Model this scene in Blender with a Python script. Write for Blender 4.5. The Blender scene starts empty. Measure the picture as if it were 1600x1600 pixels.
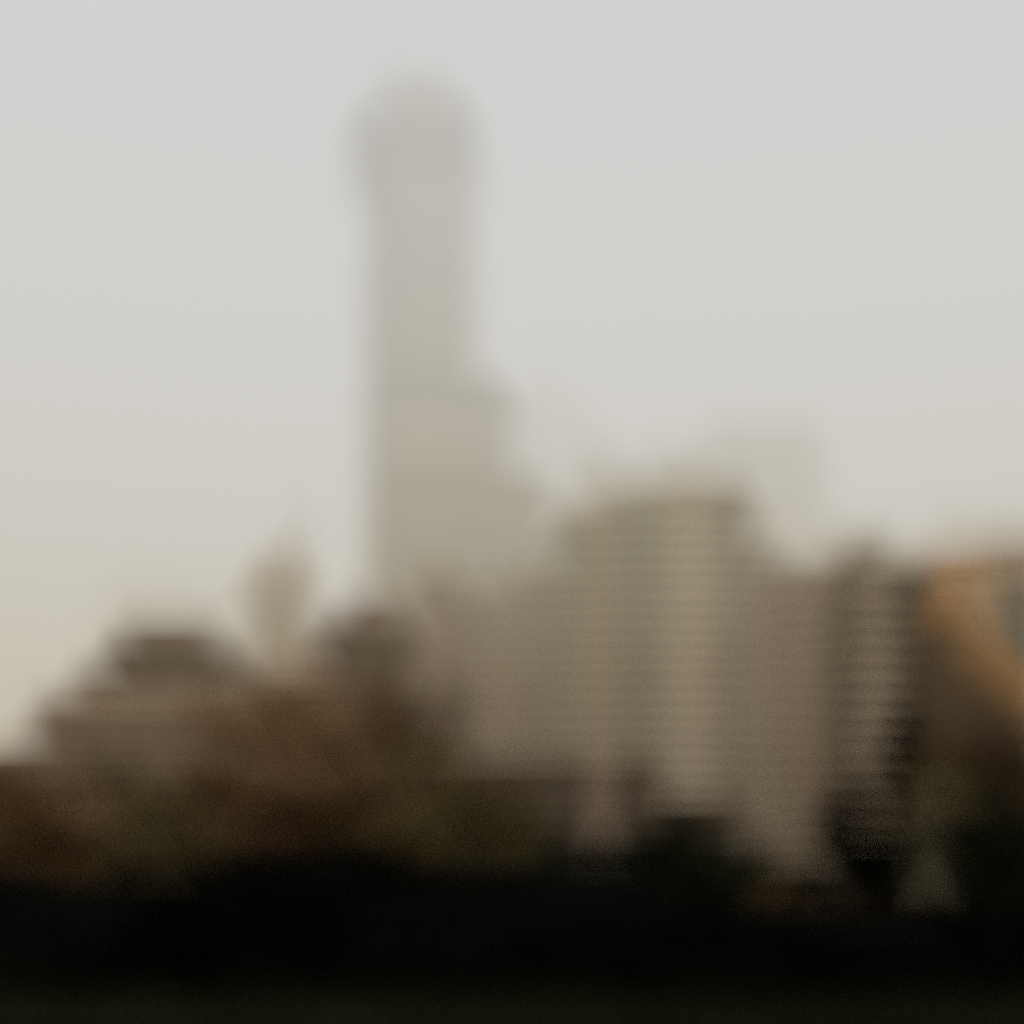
import bpy, math, random
from mathutils import Vector, Matrix, noise
R = math.radians
scene = bpy.context.scene
col = scene.collection

# ------------------------------------------------------------------ survey
# camera stands at the edge of a lawn looking level along +Y; a bearing k (1600 units wide)
# and an elevation mark are turned into metres at a measured distance.
F = 2198.0; HOR = 1450.0; EYE = 1.7
def X(px, d): return (px - 800.0) / F * d
def Z(py, d): return EYE + (HOR - py) / F * d

# ------------------------------------------------------------------ materials
def nodes(name):
    m = bpy.data.materials.new(name); m.use_nodes = True
    nt = m.node_tree; b = nt.nodes['Principled BSDF']
    return m, nt, b
def surf(name, c, rough=0.9, var=0.18, scale=0.12, spec=0.2, brick=None, metal=0.0, streak=True):
    m, nt, b = nodes(name)
    tc = nt.nodes.new('ShaderNodeTexCoord')
    n1 = nt.nodes.new('ShaderNodeTexNoise'); n1.inputs['Scale'].default_value = scale; n1.inputs['Detail'].default_value = 5
    nt.links.new(tc.outputs['Object'], n1.inputs['Vector'])
    fac = n1.outputs['Fac']
    if streak:
        mp = nt.nodes.new('ShaderNodeMapping'); mp.inputs['Scale'].default_value = (1.2, 1.2, 0.08)
        nt.links.new(tc.outputs['Object'], mp.inputs['Vector'])
        n2 = nt.nodes.new('ShaderNodeTexNoise'); n2.inputs['Scale'].default_value = 0.6; n2.inputs['Detail'].default_value = 4
        nt.links.new(mp.outputs['Vector'], n2.inputs['Vector'])
        ad = nt.nodes.new('ShaderNodeMath'); ad.operation = 'ADD'
        nt.links.new(n1.outputs['Fac'], ad.inputs[0]); nt.links.new(n2.outputs['Fac'], ad.inputs[1])
        hf = nt.nodes.new('ShaderNodeMath'); hf.operation = 'MULTIPLY'; hf.inputs[1].default_value = 0.5
        nt.links.new(ad.outputs[0], hf.inputs[0]); fac = hf.outputs[0]
    cr = nt.nodes.new('ShaderNodeValToRGB')
    cr.color_ramp.elements[0].position = 0.3; cr.color_ramp.elements[1].position = 0.7
    cr.color_ramp.elements[0].color = (*[v * (1 - var) for v in c], 1)
    cr.color_ramp.elements[1].color = (*[min(1, v * (1 + var)) for v in c], 1)
    nt.links.new(fac, cr.inputs['Fac'])
    out = cr.outputs['Color']
    if brick:
        bt = nt.nodes.new('ShaderNodeTexBrick'); bt.inputs['Scale'].default_value = brick
        bt.inputs['Color1'].default_value = (1, 1, 1, 1); bt.inputs['Color2'].default_value = (.82, .8, .78, 1)
        bt.inputs['Mortar'].default_value = (.7, .7, .7, 1)
        nt.links.new(tc.outputs['Object'], bt.inputs['Vector'])
        mx = nt.nodes.new('ShaderNodeMixRGB'); mx.blend_type = 'MULTIPLY'; mx.inputs['Fac'].default_value = 1
        nt.links.new(out, mx.inputs['Color1']); nt.links.new(bt.outputs['Color'], mx.inputs['Color2']); out = mx.outputs['Color']
    nt.links.new(out, b.inputs['Base Color'])
    b.inputs['Roughness'].default_value = rough; b.inputs['Specular IOR Level'].default_value = spec
    b.inputs['Metallic'].default_value = metal
    return m
def leafmat(name, a, c):
    m, nt, b = nodes(name)
    tc = nt.nodes.new('ShaderNodeTexCoord')
    n1 = nt.nodes.new('ShaderNodeTexNoise'); n1.inputs['Scale'].default_value = 0.5; n1.inputs['Detail'].default_value = 6
    nt.links.new(tc.outputs['Object'], n1.inputs['Vector'])
    cr = nt.nodes.new('ShaderNodeValToRGB'); cr.color_ramp.elements[0].position = .38; cr.color_ramp.elements[1].position = .62
    cr.color_ramp.elements[0].color = (*a, 1); cr.color_ramp.elements[1].color = (*c, 1)
    nt.links.new(n1.outputs['Fac'], cr.inputs['Fac']); nt.links.new(cr.outputs['Color'], b.inputs['Base Color'])
    b.inputs['Roughness'].default_value = .8; b.inputs['Specular IOR Level'].default_value = .05
    return m
M = dict(
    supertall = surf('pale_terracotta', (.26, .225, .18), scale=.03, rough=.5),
    tower_low = surf('hazefade_low_terracotta', (.16, .13, .092), scale=.03, rough=.6),  # darker than the upper tower: haze fade put into the tier colours
    tower_mid = surf('hazefade_mid_terracotta', (.21, .175, .13), scale=.03, rough=.6),
    bronze    = surf('dark_bronze_cladding', (.025, .02, .016), rough=.45, spec=.4),
    band      = surf('dark_metal_louvre', (.035, .028, .02), rough=.6),  # even dark tone of the mechanical bands and crown
    tallglass = surf('hazy_grey_glass', (.10, .09, .075), rough=.2, spec=.6, streak=False),
    umber     = surf('umber_brick', (.36, .25, .165), brick=3),
    roofdark  = surf('dark_slate_roof', (.035, .022, .016)),
    taupe     = surf('taupe_stone', (.38, .29, .21)),
    rust      = surf('rust_brick', (.21, .105, .055), brick=3),
    mauve     = surf('mauve_brown_brick', (.18, .135, .105), brick=3),
    olive     = surf('olive_concrete', (.42, .37, .29)),
    sand      = surf('sand_stone', (.64, .56, .43)),
    sandpink  = surf('peach_stone', (.58, .44, .33)),
    greenglass= surf('green_tinted_glass', (.085, .09, .06), rough=.25, spec=.5, streak=False),
    greenspan = surf('green_grey_spandrel', (.44, .46, .34)),
    winbrown  = surf('brown_window_glass', (.06, .05, .035), rough=.4, spec=.3, streak=False),
    windark   = surf('dark_window_glass', (.02, .018, .013), rough=.3, spec=.3, streak=False),
    balcony   = surf('pale_balcony_concrete', (.68, .56, .42)),
    darkwall  = surf('dark_corner_cladding', (.015, .013, .008)),
    orange    = surf('sunlit_orange_sandstone', (.95, .43, .14), brick=2, var=.25),  # warm sunlight on the stone is put into this colour
    brown     = surf('brown_sandstone', (.13, .075, .035), brick=2),
    farpale   = surf('far_pale_stone', (.34, .32, .26), scale=.02),
    deepbrown     = surf('deep_brown_cladding', (.075, .058, .042)),  # one even deep brown for the darker blocks
    metal     = surf('dull_metal', (.12, .11, .09), rough=.5, metal=.5),
    bark      = surf('dark_bark', (.018, .014, .01)),
    paleb     = surf('pale_bark', (.34, .28, .18), var=.35, scale=2),
    tankwood  = surf('tank_cedar', (.07, .045, .03)),
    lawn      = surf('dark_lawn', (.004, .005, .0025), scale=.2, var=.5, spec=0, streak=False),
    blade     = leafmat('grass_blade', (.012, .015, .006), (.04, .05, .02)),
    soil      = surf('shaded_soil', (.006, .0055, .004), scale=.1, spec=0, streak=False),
    asphalt   = surf('asphalt', (.02, .02, .018), spec=0, streak=False),
    l_amber   = leafmat('amber_leaves', (.085, .05, .019), (.26, .15, .06)),
    l_rust    = leafmat('rust_leaves', (.15, .085, .042), (.40, .235, .115)),
    l_dim     = leafmat('dim_brown_leaves', (.03, .018, .008), (.09, .052, .022)),
    l_olive   = leafmat('olive_gold_leaves', (.07, .053, .02), (.22, .165, .065)),
    l_green   = leafmat('deep_green_leaves', (.008, .010, .004), (.022, .027, .010)),
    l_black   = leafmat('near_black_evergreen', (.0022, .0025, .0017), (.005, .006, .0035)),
)

# ------------------------------------------------------------------ object helpers
def tag(o, label=None, cat=None, group=None, kind=None):
    if label: o['label'] = label
    if cat: o['category'] = cat
    if group: o['group'] = group
    if kind: o['kind'] = kind
    return o
def empty(name, loc, label, cat, group=None, rz=0.0):
    o = bpy.data.objects.new(name, None); col.objects.link(o); o.location = loc; o.rotation_euler = (0, 0, rz)
    o.empty_display_size = 1
    return tag(o, label, cat, group)
class MB:
    def __init__(s): s.v = []; s.f = []
    def box(s, x0, x1, y0, y1, z0, z1):
        b = len(s.v)
        s.v += [(x0,y0,z0),(x1,y0,z0),(x1,y1,z0),(x0,y1,z0),(x0,y0,z1),(x1,y0,z1),(x1,y1,z1),(x0,y1,z1)]
        s.f += [(b,b+3,b+2,b+1),(b+4,b+5,b+6,b+7),(b,b+1,b+5,b+4),(b+1,b+2,b+6,b+5),(b+2,b+3,b+7,b+6),(b+3,b,b+4,b+7)]
        return s
    def prism(s, poly, z0, z1, top=None):
        b = len(s.v); n = len(poly); top = top or poly
        s.v += [(x, y, z0) for x, y in poly] + [(x, y, z1) for x, y in top]
        s.f += [tuple(range(b+n-1, b-1, -1)), tuple(range(b+n, b+2*n))]
        s.f += [(b+i, b+(i+1) % n, b+n+(i+1) % n, b+n+i) for i in range(n)]
        return s
    def tube(s, p, q, r0, r1, n=8):
        p = Vector(p); q = Vector(q); d = (q-p).normalized()
        a = d.orthogonal().normalized(); c = d.cross(a); b = len(s.v)
        for (o, r) in ((p, r0), (q, r1)):
            for i in range(n):
                t = 2*math.pi*i/n; s.v.append(tuple(o + (a*math.cos(t) + c*math.sin(t))*r))
        s.f += [(b+i, b+(i+1) % n, b+n+(i+1) % n, b+n+i) for i in range(n)]
        s.f += [tuple(range(b+n-1, b-1, -1)), tuple(range(b+n, b+2*n))]
        return s
    def mesh(s, name, m):
        me = bpy.data.meshes.new(name); me.from_pydata(s.v, [], s.f); me.update(); me.materials.append(m); return me
    def build(s, name, m, parent=None):
        o = bpy.data.objects.new(name, s.mesh(name, m)); col.objects.link(o)
        if parent: o.parent = parent
        return o
def circle(cx, cy, r, n=20): return [(cx + r*math.cos(2*math.pi*i/n), cy + r*math.sin(2*math.pi*i/n)) for i in range(n)]

# ------------------------------------------------------------------ a generic block with storeys
def block(root, x0, x1, y0, y1, z0, z1, wall, glass, floor=3.4, win=1.7, piers=0, pier_m=None, pier_w=.9,
          cornice=True, corn_m=None, first=4.0, stack_step=1, name='wall', slab=None, bare_top=0):
    """wall body, one ribbon window per storey wrapped round it, standing piers, parapet and cornice."""
    MB().box(x0, x1, y0, y1, z0, z1).build(name, wall, root)
    z = z0 + first
    while z + win < z1 - 1.2 - bare_top:
        MB().box(x0-.07, x1+.07, y0-.07, y1+.07, z, z+win).build('window_strip', glass, root)
        if slab:
            MB().box(x0-.9, x1+.9, y0-1.3, y1+.5, z+win+.15, z+win+.15+slab[1]).build('balcony', slab[0], root)
        z += floor
    for i in range(piers):
        px = x0 + pier_w/2 + (x1-x0-pier_w)*i/max(1, piers-1)
        MB().box(px-pier_w/2-.02, px+pier_w/2+.02, y0-.35, y0+.2, z0, z1-.9).build('pier', pier_m or wall, root)
    if cornice:
        c = MB(); cm = corn_m or wall
        c.box(x0-.6, x1+.6, y0-.75, y1+.6, z1-.8, z1+.25).build('cornice', cm, root)
        p = MB()
        p.box(x0-.3, x1+.3, y0-.45, y0-.1, z1+.25, z1+1.2); p.box(x0-.3, x1+.3, y1-.1, y1+.3, z1+.25, z1+1.2)
        p.box(x0-.3, x0, y0-.1, y1-.1, z1+.25, z1+1.2); p.box(x1, x1+.3, y0-.1, y1-.1, z1+.25, z1+1.2)
        p.build('parapet', wall, root)
def water_tank(root, x, y, z, s=1.0):
    t = MB().prism(circle(x, y, 2.0*s), z+2.2*s, z+5.6*s).build('water_tank', M['tankwood'], root)
    MB().prism(circle(x, y, 2.15*s), z+5.62*s, z+7.2*s, circle(x, y, .1)).build('tank_roof', M['roofdark'], t)
    g = MB()
    for a in (0, 1, 2, 3):
        g.tube((x+1.4*s*math.cos(a*1.571+.8), y+1.4*s*math.sin(a*1.571+.8), z), (x+1.2*s*math.cos(a*1.571+.8), y+1.2*s*math.sin(a*1.571+.8), z+2.2*s), .14, .12, 6)
    g.build('tank_stand', M['metal'], t)
def bulkhead(root, x0, x1, y0, y1, z, h, m):
    b = MB().box(x0, x1, y0, y1, z, z+h).build('roof_house', m, root)
    MB().box(x0-.25, x1+.25, y0-.25, y1+.25, z+h+.01, z+h+.4).build('roof_cap', M['roofdark'], b)

def rooted(name, d, cx, label, cat='building', group=None, rz=0.0):
    return empty(name, (X(cx, d), d, 0), label, cat, group, rz)
class S:   # local survey for one building: x as offset from its centre line
    def __init__(s, d, cx): s.d = d; s.cx = cx
    def x(s, px): return (px - s.cx)/F*s.d
    def z(s, py): return Z(py, s.d)

# ------------------------------------------------------------------ 1 supertall tower with curved setback tiers
d = 800; s = S(d, 660)
root = rooted('skyscraper', d, 660, 'very tall slender tower with dark crown and curved setback tiers, fading into the haze', 'skyscraper', 'city skyline behind the park')
def dshape(xl, xr, depth, grow=0.0, n=18):
    xl -= grow; xr += grow; cx = xl + .38*(xr-xl)
    pts = []
    for i in range(n+1):
        a = math.pi/2*(1 - i/n)
        pts.append((cx - (cx-xl)*math.cos(a), 7*(1 - math.sin(a)) - grow))
    pts = pts[::1]
    pts.sort(key=lambda p: p[0])
    for i in range(1, n+1):
        a = math.pi/2*i/n
        pts.append((cx + (xr-cx)*math.sin(a), depth*.75*(1-math.cos(a)) - grow))
    pts += [(xr, depth+grow), (xl, depth+grow)]
    return pts
tiers = [(0, 862, 577, 905, 78, 'tower_low'), (862, 728, 577, 862, 70, 'tower_mid'), (728, 580, 577, 800, 60, 'supertall')]  # tier colours step darker downwards to imitate the fade into haze
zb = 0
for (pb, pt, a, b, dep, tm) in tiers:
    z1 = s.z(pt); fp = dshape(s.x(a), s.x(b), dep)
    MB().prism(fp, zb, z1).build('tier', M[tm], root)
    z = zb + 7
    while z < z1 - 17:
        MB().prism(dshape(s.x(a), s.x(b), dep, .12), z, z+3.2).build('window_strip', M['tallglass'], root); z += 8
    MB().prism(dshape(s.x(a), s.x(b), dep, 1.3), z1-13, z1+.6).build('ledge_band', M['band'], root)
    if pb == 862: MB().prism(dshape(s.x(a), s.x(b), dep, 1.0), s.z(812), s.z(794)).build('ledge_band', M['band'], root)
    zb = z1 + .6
zt = s.z(185); xa, xb = s.x(580), s.x(738)
MB().box(xa, xb, 2, 48, zb, zt).build('shaft', M['supertall'], root)
z = zb + 7
while z < zt - 30:
    MB().box(xa-.12, xb+.12, 1.88, 48.12, z, z+3.0).build('window_strip', M['tallglass'], root); z += 8.5
for px in (640, 690, 733):
    MB().box(s.x(px)-1.1, s.x(px)+1.1, 1.2, 2.3, zb, zt-24).build('pier', M['supertall'], root)
MB().box(s.x(574), s.x(606), -.8, 12, s.z(905), zt+9).build('corner_fin', M['bronze'], root)
MB().box(s.x(546), s.x(744), -.2, 50, zt-26, zt+2).build('crown', M['band'], root)
for (a, b, p0, p1, y0) in ((584, 736, 182, 152, 5), (598, 718, 151.5, 122, 9), (610, 694, 121.5, 92, 13)):
    MB().box(s.x(a), s.x(b), y0, 48-y0, s.z(p0)+1, s.z(p1)).build('crown_step', M['tower_mid'], root)
MB().tube((s.x(590), 6, zt+9), (s.x(590), 6, s.z(40)), 2.2, .5).build('spire', M['metal'], root)

# ------------------------------------------------------------------ 2 left apartment house with dark mansard
d = 350; s = S(d, 250)
root = rooted('apartment_building', d, 250, 'broad brown apartment building with a dark flat-topped roof storey, far left', 'building', 'city skyline behind the park')
block(root, s.x(50), s.x(455), 0, 34, 0, s.z(1104), M['umber'], M['winbrown'], piers=9, corn_m=M['taupe'])
block(root, s.x(95), s.x(400), 4, 30, s.z(1104)+1.3, s.z(1078), M['taupe'], M['winbrown'], first=.8)
MB().box(s.x(155), s.x(282), 6, 26, s.z(1078)+.3, s.z(1034)).build('upper_storey', M['mauve'], root)
MB().box(s.x(282)+.02, s.x(335), 7.5, 25, s.z(1078)+.3, s.z(1034)).build('upper_storey', M['taupe'], root)
MB().box(s.x(146), s.x(352), 4.8, 27, s.z(1034)+.01, s.z(1004)).build('roof_storey', M['roofdark'], root)
MB().prism([(s.x(168), 7), (s.x(330), 7), (s.x(330), 25), (s.x(168), 25)], s.z(1004)+.01, s.z(958), [(s.x(176), 10), (s.x(313), 10), (s.x(313), 22), (s.x(176), 22)]).build('mansard_roof', M['mauve'], root)
bulkhead(root, s.x(92), s.x(150), 8, 18, s.z(1078)+1.5, 3.4, M['umber'])
MB().box(s.x(385), s.x(415), 8, 14, s.z(1078)+.3, s.z(1045)).build('chimney', M['umber'], root)

# ------------------------------------------------------------------ 3 pale tower with mast, left of centre
d = 680; s = S(d, 430)
root = rooted('apartment_tower', d, 430, 'pale tan stepped tower with thin mast, left of the tallest tower', 'tower', 'city skyline behind the park')
block(root, s.x(385), s.x(478), 0, 26, 0, s.z(895), M['taupe'], M['winbrown'], floor=3.8)
block(root, s.x(405), s.x(472), 3, 22, s.z(895)+1.3, s.z(868), M['taupe'], M['winbrown'], first=1)
MB().box(s.x(440), s.x(468), 6, 16, s.z(868)+1.21, s.z(846)).build('roof_house', M['taupe'], root)
MB().tube((s.x(462), 10, s.z(846)), (s.x(462), 10, s.z(780)), 2.0, .6).build('mast', M['metal'], root)

# ------------------------------------------------------------------ 4 dark brown building with hipped top
d = 330; s = S(d, 568)
root = rooted('apartment_building', d, 568, 'dark mauve-brown brick building with a dark hipped roof, below the tallest tower', 'building', 'city skyline behind the park')
block(root, s.x(498), s.x(640), 0, 24, 0, s.z(985), M['mauve'], M['windark'], piers=5, pier_m=M['rust'])
MB().prism([(s.x(500), 1), (s.x(636), 1), (s.x(636), 22), (s.x(500), 22)], s.z(985)+.3, s.z(925), [(s.x(545), 7), (s.x(608), 7), (s.x(608), 16), (s.x(545), 16)]).build('hipped_roof', M['mauve'], root)
MB().box(s.x(610), s.x(624), 4, 8, s.z(985), s.z(935)).build('chimney', M['rust'], root)
d = 290; s = S(d, 470)
root = rooted('row_house', d, 470, 'low rust-red brick house between the brown buildings left of centre', 'house', 'city skyline behind the park')
block(root, s.x(425), s.x(515), 0, 16, 0, s.z(1062), M['rust'], M['windark'], piers=4, corn_m=M['sandpink'])
bulkhead(root, s.x(440), s.x(490), 3, 10, s.z(1062)+1.2, 4.5, M['sandpink'])

# ------------------------------------------------------------------ 5 slab behind (x 640-870)
d = 470; s = S(d, 760)
root = rooted('office_building', d, 760, 'grey-brown slab building with dark vertical piers, directly right below the tallest tower', 'building', 'city skyline behind the park')
block(root, s.x(648), s.x(722), 0, 30, 0, s.z(905), M['taupe'], M['winbrown'], floor=3.8, piers=3, pier_m=M['mauve'])
block(root, s.x(722)+.1, s.x(800), 3, 30, 0, s.z(930), M['olive'], M['winbrown'], floor=3.8, piers=3, pier_m=M['sandpink'])
block(root, s.x(800)+.1, s.x(880), 1, 30, 0, s.z(895), M['olive'], M['winbrown'], floor=3.8)
water_tank(root, s.x(770), 12, s.z(930)+.3)
d = 310; s = S(d, 0)
root = rooted('row_house', d, 0, 'low brown house at the left edge behind the amber tree', 'house', 'city skyline behind the park')
block(root, s.x(-110), s.x(38), 0, 14, 0, s.z(1178), M['umber'], M['windark'], corn_m=M['taupe'])
d = 300; s = S(d, 690)
root = rooted('apartment_building', d, 690, 'narrow brown brick building with a peach pier, behind the brown trees at centre', 'building', 'city skyline behind the park')
block(root, s.x(640), s.x(735), 0, 18, 0, s.z(1090), M['mauve'], M['windark'], piers=3, pier_m=M['sandpink'])
water_tank(root, s.x(700), 8, s.z(1090)+.3, .8)

# ------------------------------------------------------------------ 6 low olive building (720-950, y 1180+)
d = 280; s = S(d, 830)
root = rooted('low_building', d, 830, 'low dark olive building with a flat roof and tall peach pier on its front', 'building', 'city skyline behind the park')
block(root, s.x(745), s.x(1035), 0, 16, 0, s.z(1186), M['mauve'], M['windark'], corn_m=M['olive'])
MB().box(s.x(931), s.x(948), -2.2, -.1, 0, s.z(1150)).build('corner_pier', M['sandpink'], root)
bulkhead(root, s.x(790), s.x(850), 4, 12, s.z(1186)+.3, 2.6, M['olive'])
block(root, s.x(1035)+.1, s.x(1165), 2, 15, 0, s.z(1262), M['deepbrown'], M['windark'], corn_m=M['mauve'])

# ------------------------------------------------------------------ 7 big banded complex (870-1210)
d = 420; s = S(d, 1040)
root = rooted('apartment_tower', d, 1040, 'wide sand-coloured tower with a green glass bay and many level floor bands, right of centre', 'tower', 'city skyline behind the park')
F7 = 4.3
block(root, s.x(872), s.x(922), 4, 34, 0, s.z(800), M['greenspan'], M['greenglass'], floor=F7, win=2.2)
block(root, s.x(922)+.1, s.x(958), 1, 34, 0, s.z(782), M['sandpink'], M['winbrown'], floor=F7, win=1.3)
block(root, s.x(958)+.1, s.x(1036), 2.5, 34, 0, s.z(768), M['greenspan'], M['greenglass'], floor=F7, win=2.6, corn_m=M['olive'])
block(root, s.x(1036)+.1, s.x(1118), 0, 34, 0, s.z(760), M['sand'], M['winbrown'], floor=F7, win=1.3, corn_m=M['taupe'])
block(root, s.x(1118)+.1, s.x(1178), 2, 34, 0, s.z(768), M['olive'], M['winbrown'], floor=F7, win=1.9, corn_m=M['mauve'])
block(root, s.x(1178)+.1, s.x(1212), 5, 34, 0, s.z(845), M['olive'], M['winbrown'], floor=F7, win=1.9)
bulkhead(root, s.x(1060), s.x(1100), 10, 20, s.z(760)+.3, 3.5, M['sand'])

# ------------------------------------------------------------------ 8 plain grey-brown block (1200-1345)
d = 340; s = S(d, 1265)
root = rooted('apartment_building', d, 1265, 'plain grey-brown block with faint floor bands, left of the striped balcony tower', 'building', 'city skyline behind the park')
block(root, s.x(1198), s.x(1290), 0, 26, 0, s.z(893), M['olive'], M['winbrown'], floor=3.7, win=1.4, piers=4, pier_m=M['taupe'])
water_tank(root, s.x(1240), 12, s.z(893)+.3, .9)
block(root, s.x(1290)+.1, s.x(1345), 2, 26, 0, s.z(885), M['deepbrown'], M['windark'], floor=3.7, win=1.6)

# ------------------------------------------------------------------ 9 dark tower with pale balcony slabs
d = 250; s = S(d, 1390)
root = rooted('apartment_tower', d, 1390, 'dark tower striped with pale balcony slabs and a black corner, near the right edge', 'tower', 'city skyline behind the park')
x0, x1, xc = s.x(1340), s.x(1403), s.x(1456)
zt = s.z(905)
MB().box(x0, x1, 1.5, 22, 0, zt).build('wall', M['deepbrown'], root)
MB().box(x1+.02, xc, .4, 22, 0, s.z(888)).build('corner_wall', M['darkwall'], root)
z = 4.0
while z < zt - 2:
    MB().box(x0+.2, x1-.2, 1.4, 1.7, z, z+1.75).build('window_strip', M['windark'], root)
    f = MB().box(x0-.3, x1-.1, -.4, 1.35, z-.55, z-.2).build('balcony', M['balcony'], root)
    MB().box(x0-.3, x1-.1, -.55, -.42, z-.55, z+.75).build('railing', M['balcony'], f)
    MB().box(x1+.4, xc-.4, .3, .5, z+.2, z+1.5).build('corner_window', M['windark'], root)
    z += 3.19
MB().box(x0-.3, x1, .9, 22.3, zt, zt+1).build('cornice', M['taupe'], root)
block(root, s.x(1345), s.x(1400), 6, 18, zt+1.01, s.z(850), M['taupe'], M['winbrown'], first=1)

# ------------------------------------------------------------------ 10 right edge: gabled building, sunlight put into its orange
d = 247; s = S(d, 1530)
root = rooted('apartment_building', d, 1530, 'sandstone building with sunlit orange put into its colour, and a long sloping roofline at the right edge', 'building', 'city skyline behind the park')
zr0 = s.z(925); zr1 = s.z(1095)
xl, xr = s.x(1466), s.x(1640)
# gable wall: sloping top edge
def slope_wall(y0, y1, inset, z0, drop=0):
    b = MB(); a, c = xl+inset, xr-inset
    b.v = [(a,y0,z0),(c,y0,z0),(c,y0,zr1-drop),(a,y0,zr0-drop),(a,y1,z0),(c,y1,z0),(c,y1,zr1-drop),(a,y1,zr0-drop)]
    b.f = [(0,1,2,3),(5,4,7,6),(0,4,5,1),(1,5,6,2),(2,6,7,3),(3,7,4,0)]
    return b
slope_wall(0, 18, 0, 0, drop=5.5).build('wall', M['brown'], root)
b = MB(); 
b.v = [(xl,-.5,zr0-5.49),(xr,-.5,zr1-5.49),(xr,-.5,zr1),(xl,-.5,zr0),(xl,18.5,zr0-5.49),(xr,18.5,zr1-5.49),(xr,18.5,zr1),(xl,18.5,zr0)]
b.f = [(0,1,2,3),(5,4,7,6),(0,4,5,1),(1,5,6,2),(2,6,7,3),(3,7,4,0)]
b.build('sloping_roof', M['orange'], root)
z = 4.0
while z < s.z(1100):
    MB().box(xl+.6, xr-.6, -.12, .2, z, z+1.5).build('window_strip', M['windark'], root); z += 3.6
MB().box(s.x(1472), s.x(1484), 3, 7, s.z(960), s.z(900)).build('chimney', M['orange'], root)
dm = MB().box(s.x(1496), s.x(1513), -1.2, 5, s.z(1000), s.z(945)).build('dormer', M['brown'], root)
MB().box(s.x(1499), s.x(1510), -1.35, -1.21, s.z(985), s.z(952)).build('dormer_window', M['windark'], dm)
d = 300; s = S(d, 1540)
root = rooted('office_building', d, 1540, 'peach stone block with a grey-green glass end, behind the orange building', 'building', 'city skyline behind the park')
block(root, s.x(1448), s.x(1548), 0, 20, 0, s.z(872), M['orange'], M['sand'], floor=3.6, win=1.2, corn_m=M['sandpink'])
block(root, s.x(1548)+.1, s.x(1640), 1, 20, 0, s.z(855), M['sandpink'], M['sandpink'], floor=3.6, win=1.2, bare_top=0)
MB().box(s.x(1568), s.x(1632), -.2, .95, s.z(1060), s.z(905)).build('glass_bay', M['greenglass'], root)

# ------------------------------------------------------------------ far hazy buildings
def far(px0, px1, py, d, label, mat='farpale', step=None):
    c = (px0+px1)/2; s = S(d, c)
    root = rooted('distant_tower', d, c, label, 'tower', 'hazy towers behind the skyline')
    block(root, s.x(px0), s.x(px1), 0, 40, 0, s.z(py), M[mat], M['tallglass'], floor=8, win=3.2)
    if step:
        block(root, s.x(step[0]), s.x(step[1]), 6, 34, s.z(py)+1.3, s.z(step[2]), M[mat], M['tallglass'], floor=8, win=3.2, first=2)
far(1060, 1290, 720, 1150, 'broad faint tower rising behind the sand-coloured banded tower', step=(1110, 1285, 660))
far(900, 980, 735, 1000, 'faint narrow tower behind the green glass bay', step=(915, 970, 700))
far(1290, 1440, 850, 900, 'pale tower just above the dark striped balcony tower', step=(1300, 1400, 822))
far(1475, 1680, 800, 1200, 'faint pale tower at the right edge above the orange building')
far(985, 1165, 735, 1050, 'pale block showing just over the roof of the sand-coloured banded tower', step=(1010, 1150, 700))
far(800, 925, 640, 1500, 'very faint tall tower between the tallest tower and the green glass bay', step=(815, 890, 590))
far(150, 300, 925, 1700, 'hazy block above the dark-roofed brown apartment building', step=(180, 270, 890))
far(290, 400, 905, 1800, 'hazy narrow block left of the tower with the thin mast')

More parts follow.
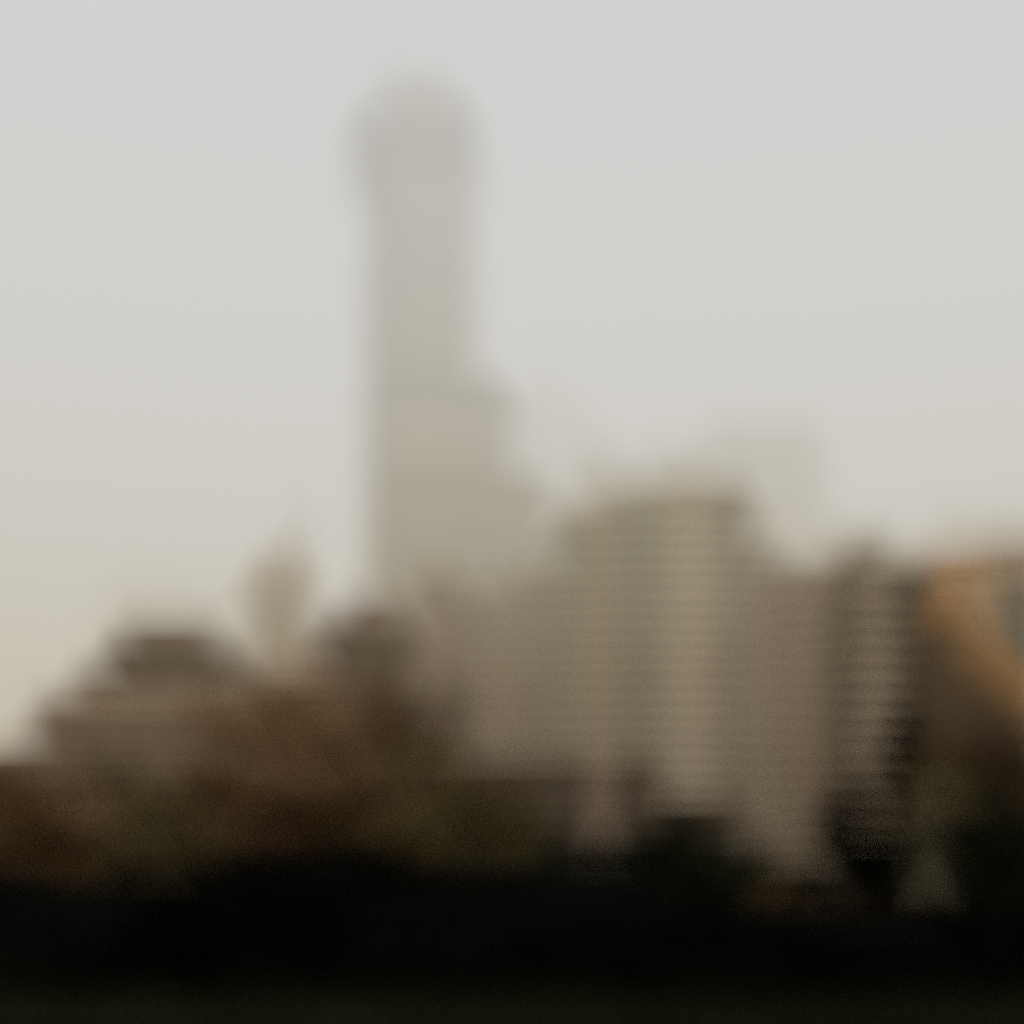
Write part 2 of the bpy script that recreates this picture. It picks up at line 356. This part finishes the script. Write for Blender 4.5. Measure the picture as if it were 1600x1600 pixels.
# ------------------------------------------------------------------ vegetation
rnd = random.Random(7)
def rv(r): return Vector((r.uniform(-1, 1), r.uniform(-1, 1), r.uniform(-1, 1)))
def make_tree(seed, h, w, trunk_frac, leaf, nclump, per, bare=0.0, conic=False, lean=0.0, tr=None):
    r = random.Random(seed); tk = MB(); cr = MB()
    tr = tr or h*.022
    top = Vector((lean*h, 0, h*.82)); p = Vector((0, 0, -.2)); n = 6; pts = [p]
    for i in range(1, n+1):
        q = Vector((lean*h*i/n + r.uniform(-.02, .02)*h, r.uniform(-.02, .02)*h, h*.82*i/n)); pts.append(q)
    for i in range(n): tk.tube(pts[i], pts[i+1], tr*(1-.85*i/n), tr*(1-.85*(i+1)/n))
    tips = []
    for k in range(16):
        t = trunk_frac + (1-trunk_frac)*(k+.5)/16*.95
        zz = h*.82*t; i = min(n-1, int(t*n)); base = pts[i].lerp(pts[i+1], t*n-i)
        a = k*2.4 + r.uniform(-.4, .4)
        spread = w*.5*((1.05-t) if conic else math.sin(math.pi*min(.96, (t-trunk_frac*.6)/(1-trunk_frac*.6)*.72+.22)))
        end = base + Vector((math.cos(a)*spread, math.sin(a)*spread, h*.14*r.uniform(.5, 1.3)))
        mid = base.lerp(end, .5) + Vector((0, 0, -h*.015))
        rr = tr*.32*(1.1-t)+.03
        tk.tube(base, mid, rr, rr*.6, 6); tk.tube(mid, end, rr*.6, rr*.2, 6)
        for j in range(3):
            e = end + rv(r)*w*.14; tk.tube(mid.lerp(end, .4+.2*j), e, rr*.3, .02, 4); tips.append(e)
        tips += [end, mid.lerp(end, .6)]
    tips.append(pts[-1] + Vector((0, 0, h*.1)))
    for c in range(nclump):
        b = r.choice(tips) + rv(r)*w*.06
        if r.random() < bare: continue
        rad = w*r.uniform(.05, .13)
        for _ in range(per):
            o = rv(r)
            if o.length > 1: o.normalize()
            o = Vector((o.x, o.y, o.z*.7))*rad; q = b + o
            if q.z < h*.06 and not conic: continue
            q.z = max(q.z, .1)
            u = rv(r).normalized(); v = u.orthogonal().normalized(); sz = leaf*r.uniform(.6, 1.4)
            i = len(cr.v); cr.v += [tuple(q-u*sz), tuple(q+v*sz*.6), tuple(q+u*sz), tuple(q-v*sz*.6)]; cr.f.append((i, i+1, i+2, i+3))
    return tk, cr
protos = {}
def proto(kind):
    if kind in protos: return protos[kind]
    k, v = kind
    if k == 'round':  tk, cr = make_tree(10+v, 20, 15, .25, .34, 330, 26)
    if k == 'airy':   tk, cr = make_tree(30+v, 20, 13, .30, .28, 190, 20, bare=.2, lean=.02)
    if k == 'ever':   tk, cr = make_tree(50+v, 20, 11, .08, .42, 420, 26, conic=True)
    if k == 'birch':  tk, cr = make_tree(70+v, 20, 6.5, .74, .22, 80, 16, tr=.55, bare=.3)
    if k == 'bush':   tk, cr = make_tree(90+v, 4, 6.6, .05, .16, 260, 26, tr=.12)
    protos[kind] = (tk, cr); return protos[kind]
mcache = {}
def plant(px, d, py, kind, leafm, label, cat='tree', group='trees along the edge of the park', name=None, sx=1.0, bark='bark'):
    base = {'bush': 4.8}.get(kind[0], 19.5)
    sc = max(.05, Z(py, d)/base)
    o = empty(name or 'tree', (X(px, d), d, 0), label, cat, group, rz=rnd.uniform(0, 6.28))
    o.scale = (sc*sx, sc*sx, sc)
    key = (kind, leafm, bark)
    if key not in mcache:
        tk, cr = proto(kind)
        mcache[key] = (tk.mesh('trunk', M[bark]), cr.mesh('crown', M[leafm]))
    for nm, me in zip(('trunk', 'crown'), mcache[key]):
        c = bpy.data.objects.new(nm if cat != 'shrub' else {'trunk': 'stem', 'crown': 'foliage'}[nm], me); col.objects.link(c); c.parent = o
    return o
T = [
 # px, d, py, kind, leaves, label, name, widen
 (-30, 120, 1185, ('round',0), 'l_amber', 'amber brown tree cut off by the left edge of the picture', 'autumn_tree', 1.0),
 (75, 135, 1200, ('airy',0), 'l_rust', 'thin rust-tinted tree, second from the left edge', 'autumn_tree', 1.1),
 (165, 145, 1205, ('round',1), 'l_olive', 'rounded olive tree under the left end of the dark-roofed building', 'autumn_tree', 1.0),
 (250, 130, 1225, ('airy',1), 'l_olive', 'loose olive-gold tree under the middle of the dark-roofed building', 'autumn_tree', 1.2),
 (335, 150, 1195, ('round',0), 'l_amber', 'amber brown tree under the right end of the dark-roofed building', 'autumn_tree', .9),
 (428, 160, 1065, ('round',2), 'l_rust', 'tallest rust-orange tree, left of centre in front of the low red house', 'autumn_tree', .75),
 (515, 150, 1120, ('airy',0), 'l_rust', 'thin rust-orange tree in front of the dark hipped-roof building', 'autumn_tree', 1.1),
 (590, 155, 1100, ('round',1), 'l_amber', 'dense amber tree directly below the tallest tower', 'autumn_tree', .85),
 (665, 145, 1170, ('airy',1), 'l_olive', 'olive tree with light gaps in front of the narrow peach-piered building', 'autumn_tree', 1.2),
 (735, 140, 1205, ('round',0), 'l_olive', 'rounded olive tree at the left end of the low olive building', 'autumn_tree', .9),
 (815, 150, 1305, ('round',1), 'l_green', 'short green tree before the middle of the low olive building', 'tree', 1.1),
 (890, 145, 1300, ('ever',0), 'l_green', 'narrow dark conifer left of the peach pier', 'conifer', 1.0),
 (985, 150, 1300, ('round',2), 'l_green', 'dark green tree right of the peach pier', 'tree', 1.1),
 (1065, 155, 1258, ('ever',1), 'l_green', 'dark conifer before the sand-coloured banded tower', 'conifer', 1.1),
 (1135, 150, 1310, ('round',0), 'l_green', 'broad green tree under the right part of the banded tower', 'tree', 1.2),
 (1195, 140, 1345, ('round',1), 'l_green', 'low green tree where the banded tower meets the plain block', 'tree', 1.2),
 (1318, 120, 1228, ('ever',0), 'l_green', 'tall dark conifer at the foot of the striped balcony tower', 'conifer', .9),
 (1262, 130, 1370, ('round',2), 'l_amber', 'low brown tree in front of the plain grey-brown block', 'autumn_tree', 1.5),
 (1414, 95, 1110, ('ever',1), 'l_black', 'slim near-black conifer under the black corner of the striped tower', 'conifer', .55),
 (1520, 115, 1150, ('round',0), 'l_dim', 'dark brown tree in front of the orange building', 'autumn_tree', .9),
 (1462, 128, 1290, ('round',0), 'l_dim', 'low dark brown tree seen between and behind the two pale trunks', 'autumn_tree', 1.1),
 (1590, 105, 1130, ('airy',1), 'l_dim', 'dark rust-brown tree cut off by the right edge of the picture', 'autumn_tree', 1.1),
 (1500, 90, 1230, ('round',1), 'l_green', 'dark round tree just right of the two pale trunks', 'tree', .9),
 (1570, 85, 1260, ('round',2), 'l_green', 'dark green tree in the lower right corner of the skyline', 'tree', 1.0),
]
for (px, d, py, k, lf, lab, nm, sx) in T:
    plant(px, d, py, k, lf, lab, name=nm, sx=sx, cat='tree')
plant(1441, 84, 1195, ('birch',0), 'l_olive', 'left one of two slim trees with pale bare trunks, near the right edge', name='birch_tree', bark='paleb')
plant(1474, 86, 1185, ('birch',1), 'l_olive', 'right one of two slim trees with pale bare trunks, near the right edge', name='birch_tree', bark='paleb')
back = [(-60,1290,'at the left edge'),(40,1310,'under the thin rust-tinted tree'),(130,1300,'under the left olive tree'),(220,1305,'under the olive-gold tree'),(310,1290,'left of the tallest rust tree'),
        (760,1335,'under the left end of the low olive building'),(850,1360,'left of the peach pier'),(935,1362,'under the peach pier'),(1020,1355,'under the green glass bay'),
        (1100,1362,'under the sand-coloured tower'),(1185,1385,'under the plain grey-brown block'),(1370,1375,'under the striped balcony tower'),(1460,1300,'behind the two pale trunks'),(1550,1280,'under the orange building'),(1630,1270,'at the right edge')]
for i, (px, py, wh) in enumerate(back):
    plant(px, 176 + 4*(i % 3), py, ('round', i % 3), 'l_dim' if i < 5 or i > 11 else 'l_green', 'low dark tree of the rear row, ' + wh, name='tree', sx=1.5)
# near-black shrubbery bordering the lawn
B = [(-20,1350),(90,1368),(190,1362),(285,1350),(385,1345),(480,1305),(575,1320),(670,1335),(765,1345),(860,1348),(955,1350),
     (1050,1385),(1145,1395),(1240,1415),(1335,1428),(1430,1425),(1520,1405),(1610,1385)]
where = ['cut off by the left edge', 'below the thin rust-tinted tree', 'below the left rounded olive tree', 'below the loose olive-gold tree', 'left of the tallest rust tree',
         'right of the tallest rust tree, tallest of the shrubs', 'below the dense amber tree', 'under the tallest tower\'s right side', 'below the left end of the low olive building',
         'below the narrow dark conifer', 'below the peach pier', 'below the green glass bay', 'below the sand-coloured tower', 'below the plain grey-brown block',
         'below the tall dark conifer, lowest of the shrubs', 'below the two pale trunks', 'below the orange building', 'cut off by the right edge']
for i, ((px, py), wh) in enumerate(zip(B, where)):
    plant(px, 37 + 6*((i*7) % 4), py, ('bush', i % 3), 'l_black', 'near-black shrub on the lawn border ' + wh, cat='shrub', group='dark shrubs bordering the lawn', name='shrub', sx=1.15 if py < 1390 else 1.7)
# second rank, closing the gaps: a clipped hedge behind the shrubs
hb = MB(); r = random.Random(3)
hc = MB()
hc.box(-62, 62, 74.6, 76.6, 0, 2.3)
for _ in range(26000):
    x = r.uniform(-62.4, 62.4); face = r.random()
    y, z = (74.4 + r.uniform(-.15, .15), r.uniform(0, 2.6)) if face < .6 else (r.uniform(74.3, 76.9), 2.5 + r.uniform(-.15, .2) + .25*noise.noise(Vector((x*.3, 0, 0))))
    q = Vector((x, y, z)); u = rv(r).normalized(); v = u.orthogonal().normalized(); i = len(hb.v)
    hb.v += [tuple(q-u*.16), tuple(q+v*.11), tuple(q+u*.16), tuple(q-v*.11)]; hb.f.append((i, i+1, i+2, i+3))
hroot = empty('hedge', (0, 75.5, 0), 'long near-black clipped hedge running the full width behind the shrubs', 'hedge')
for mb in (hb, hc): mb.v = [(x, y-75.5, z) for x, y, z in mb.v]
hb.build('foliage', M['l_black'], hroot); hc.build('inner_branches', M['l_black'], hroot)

# ------------------------------------------------------------------ ground
def sheet(name, x0, x1, y0, y1, z, m):
    b = MB(); b.v = [(x0,y0,z),(x1,y0,z),(x1,y1,z),(x0,y1,z)]; b.f = [(0,1,2,3)]
    return tag(b.build(name, m), kind='structure')
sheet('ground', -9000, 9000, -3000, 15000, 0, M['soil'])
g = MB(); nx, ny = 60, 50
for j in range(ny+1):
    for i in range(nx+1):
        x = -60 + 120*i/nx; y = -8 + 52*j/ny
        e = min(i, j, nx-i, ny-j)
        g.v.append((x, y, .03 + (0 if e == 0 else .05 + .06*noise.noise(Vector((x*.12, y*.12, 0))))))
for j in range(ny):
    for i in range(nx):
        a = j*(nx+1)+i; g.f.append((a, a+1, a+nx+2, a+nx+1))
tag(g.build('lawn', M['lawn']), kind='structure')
sheet('road', -400, 400, 205, 222, .004, M['asphalt'])
MB_k = MB().box(-400, 400, 204.7, 205, 0, .14); tag(MB_k.build('kerb', M['olive']), kind='structure')
gb = MB(); r = random.Random(11)
for _ in range(52000):
    y = 16 + 25*r.random(); x = (2*r.random()**1.7-1)*(y*.42+2)
    h = r.uniform(.05, .13); a = r.uniform(0, 6.28); w = .012
    q = (x, y, .06); i = len(gb.v); dx, dy = math.cos(a)*w, math.sin(a)*w
    gb.v += [(x-dx, y-dy, .03), (x+dx, y+dy, .03), (x+dy*3+r.uniform(-.03, .03), y-dx*3, .08+h)]; gb.f.append((i, i+1, i+2))
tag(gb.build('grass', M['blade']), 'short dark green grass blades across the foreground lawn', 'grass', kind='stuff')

# ------------------------------------------------------------------ haze: stacked layers, clearer near the ground, lit air imitated by emission
# (z0, z1, density per metre, radiance colour)
def lin(r_, g_, b_):
    f = lambda v: (v/255/12.92) if v/255 <= .04045 else ((v/255+.055)/1.055)**2.4
    return (f(r_), f(g_), f(b_))
LAYERS = [(12, 40, .0003, (178,150,112)), (40, 80, .0008, (184,166,134)), (80, 140, .0016, (194,185,160)), (140, 220, .0017, (205,202,191)),
          (220, 320, .0020, (219,221,221)), (320, 430, .0018, (225,229,239)), (430, 560, .0020, (227,233,246)), (560, 800, .0018, (227,233,247))]
for (z0, z1, sg, c) in LAYERS:
    m = bpy.data.materials.new('haze_air'); m.use_nodes = True; nt = m.node_tree; nt.nodes.clear()
    out = nt.nodes.new('ShaderNodeOutputMaterial'); ab = nt.nodes.new('ShaderNodeVolumeAbsorption'); em = nt.nodes.new('ShaderNodeEmission'); ad = nt.nodes.new('ShaderNodeAddShader')
    ab.inputs['Color'].default_value = (0, 0, 0, 1); ab.inputs['Density'].default_value = sg
    em.inputs['Color'].default_value = (*lin(*c), 1); em.inputs['Strength'].default_value = sg
    nt.links.new(ab.outputs[0], ad.inputs[0]); nt.links.new(em.outputs[0], ad.inputs[1]); nt.links.new(ad.outputs[0], out.inputs['Volume'])
    m.cycles.homogeneous_volume = True
    o = MB().box(-5000, 5000, -2500, 9000, z0, z1-.05).build('haze', m); tag(o, kind='structure')

# ------------------------------------------------------------------ light
SUN_EL, SUN_AZ = R(42), R(-62)          # azimuth from +Y, towards the left
w = bpy.data.worlds.new('World'); scene.world = w; w.use_nodes = True; nt = w.node_tree
bg = nt.nodes['Background']; sky = nt.nodes.new('ShaderNodeTexSky'); sky.sky_type = 'NISHITA'; sky.sun_disc = False
sky.sun_elevation = SUN_EL; sky.sun_rotation = SUN_AZ; sky.dust_density = 2; sky.air_density = 1.5; sky.ozone_density = 1
hs = nt.nodes.new('ShaderNodeHueSaturation'); hs.inputs['Saturation'].default_value = .22
nt.links.new(sky.outputs[0], hs.inputs['Color']); nt.links.new(hs.outputs[0], bg.inputs['Color'])
bg.inputs['Strength'].default_value = .135
sl = bpy.data.lights.new('sun', 'SUN'); sl.energy = 5.0; sl.angle = R(10); sl.color = (1, .86, .7)
so = bpy.data.objects.new('sun', sl); col.objects.link(so)
sd = Vector((math.sin(R(-62))*math.cos(SUN_EL), -abs(math.cos(R(62)))*math.cos(SUN_EL), math.sin(SUN_EL)))   # front-left, behind the viewer's shoulder
so.rotation_euler = sd.to_track_quat('Z', 'Y').to_euler()
sky.sun_rotation = math.atan2(sd.x, sd.y)

# ------------------------------------------------------------------ camera
cam = bpy.data.cameras.new('camera'); co = bpy.data.objects.new('camera', cam); col.objects.link(co)
co.location = (0, 0, EYE); co.rotation_euler = (R(90), 0, 0)
cam.sensor_width = 36; cam.lens = 36*F/1600; cam.shift_y = (HOR-800)/1600
cam.clip_start = .1; cam.clip_end = 30000
cam.dof.use_dof = True; cam.dof.focus_distance = 1.6
BLUR = 60.0/F                                   # blur radius as an angle: a badly defocused lens
cam.dof.aperture_fstop = (cam.lens/1000)/(2*BLUR*1.6)
cam.dof.aperture_ratio = 0.95
cam.dof.aperture_blades = 3; cam.dof.aperture_rotation = R(-90)
scene.camera = co
scene.view_settings.view_transform = 'Standard'; scene.view_settings.look = 'None'
scene.view_settings.exposure = 0; scene.view_settings.gamma = 1
scene.cycles.use_denoising = False
scene.cycles.max_bounces = 5; scene.cycles.volume_bounces = 0
scene.cycles.transparent_max_bounces = 24
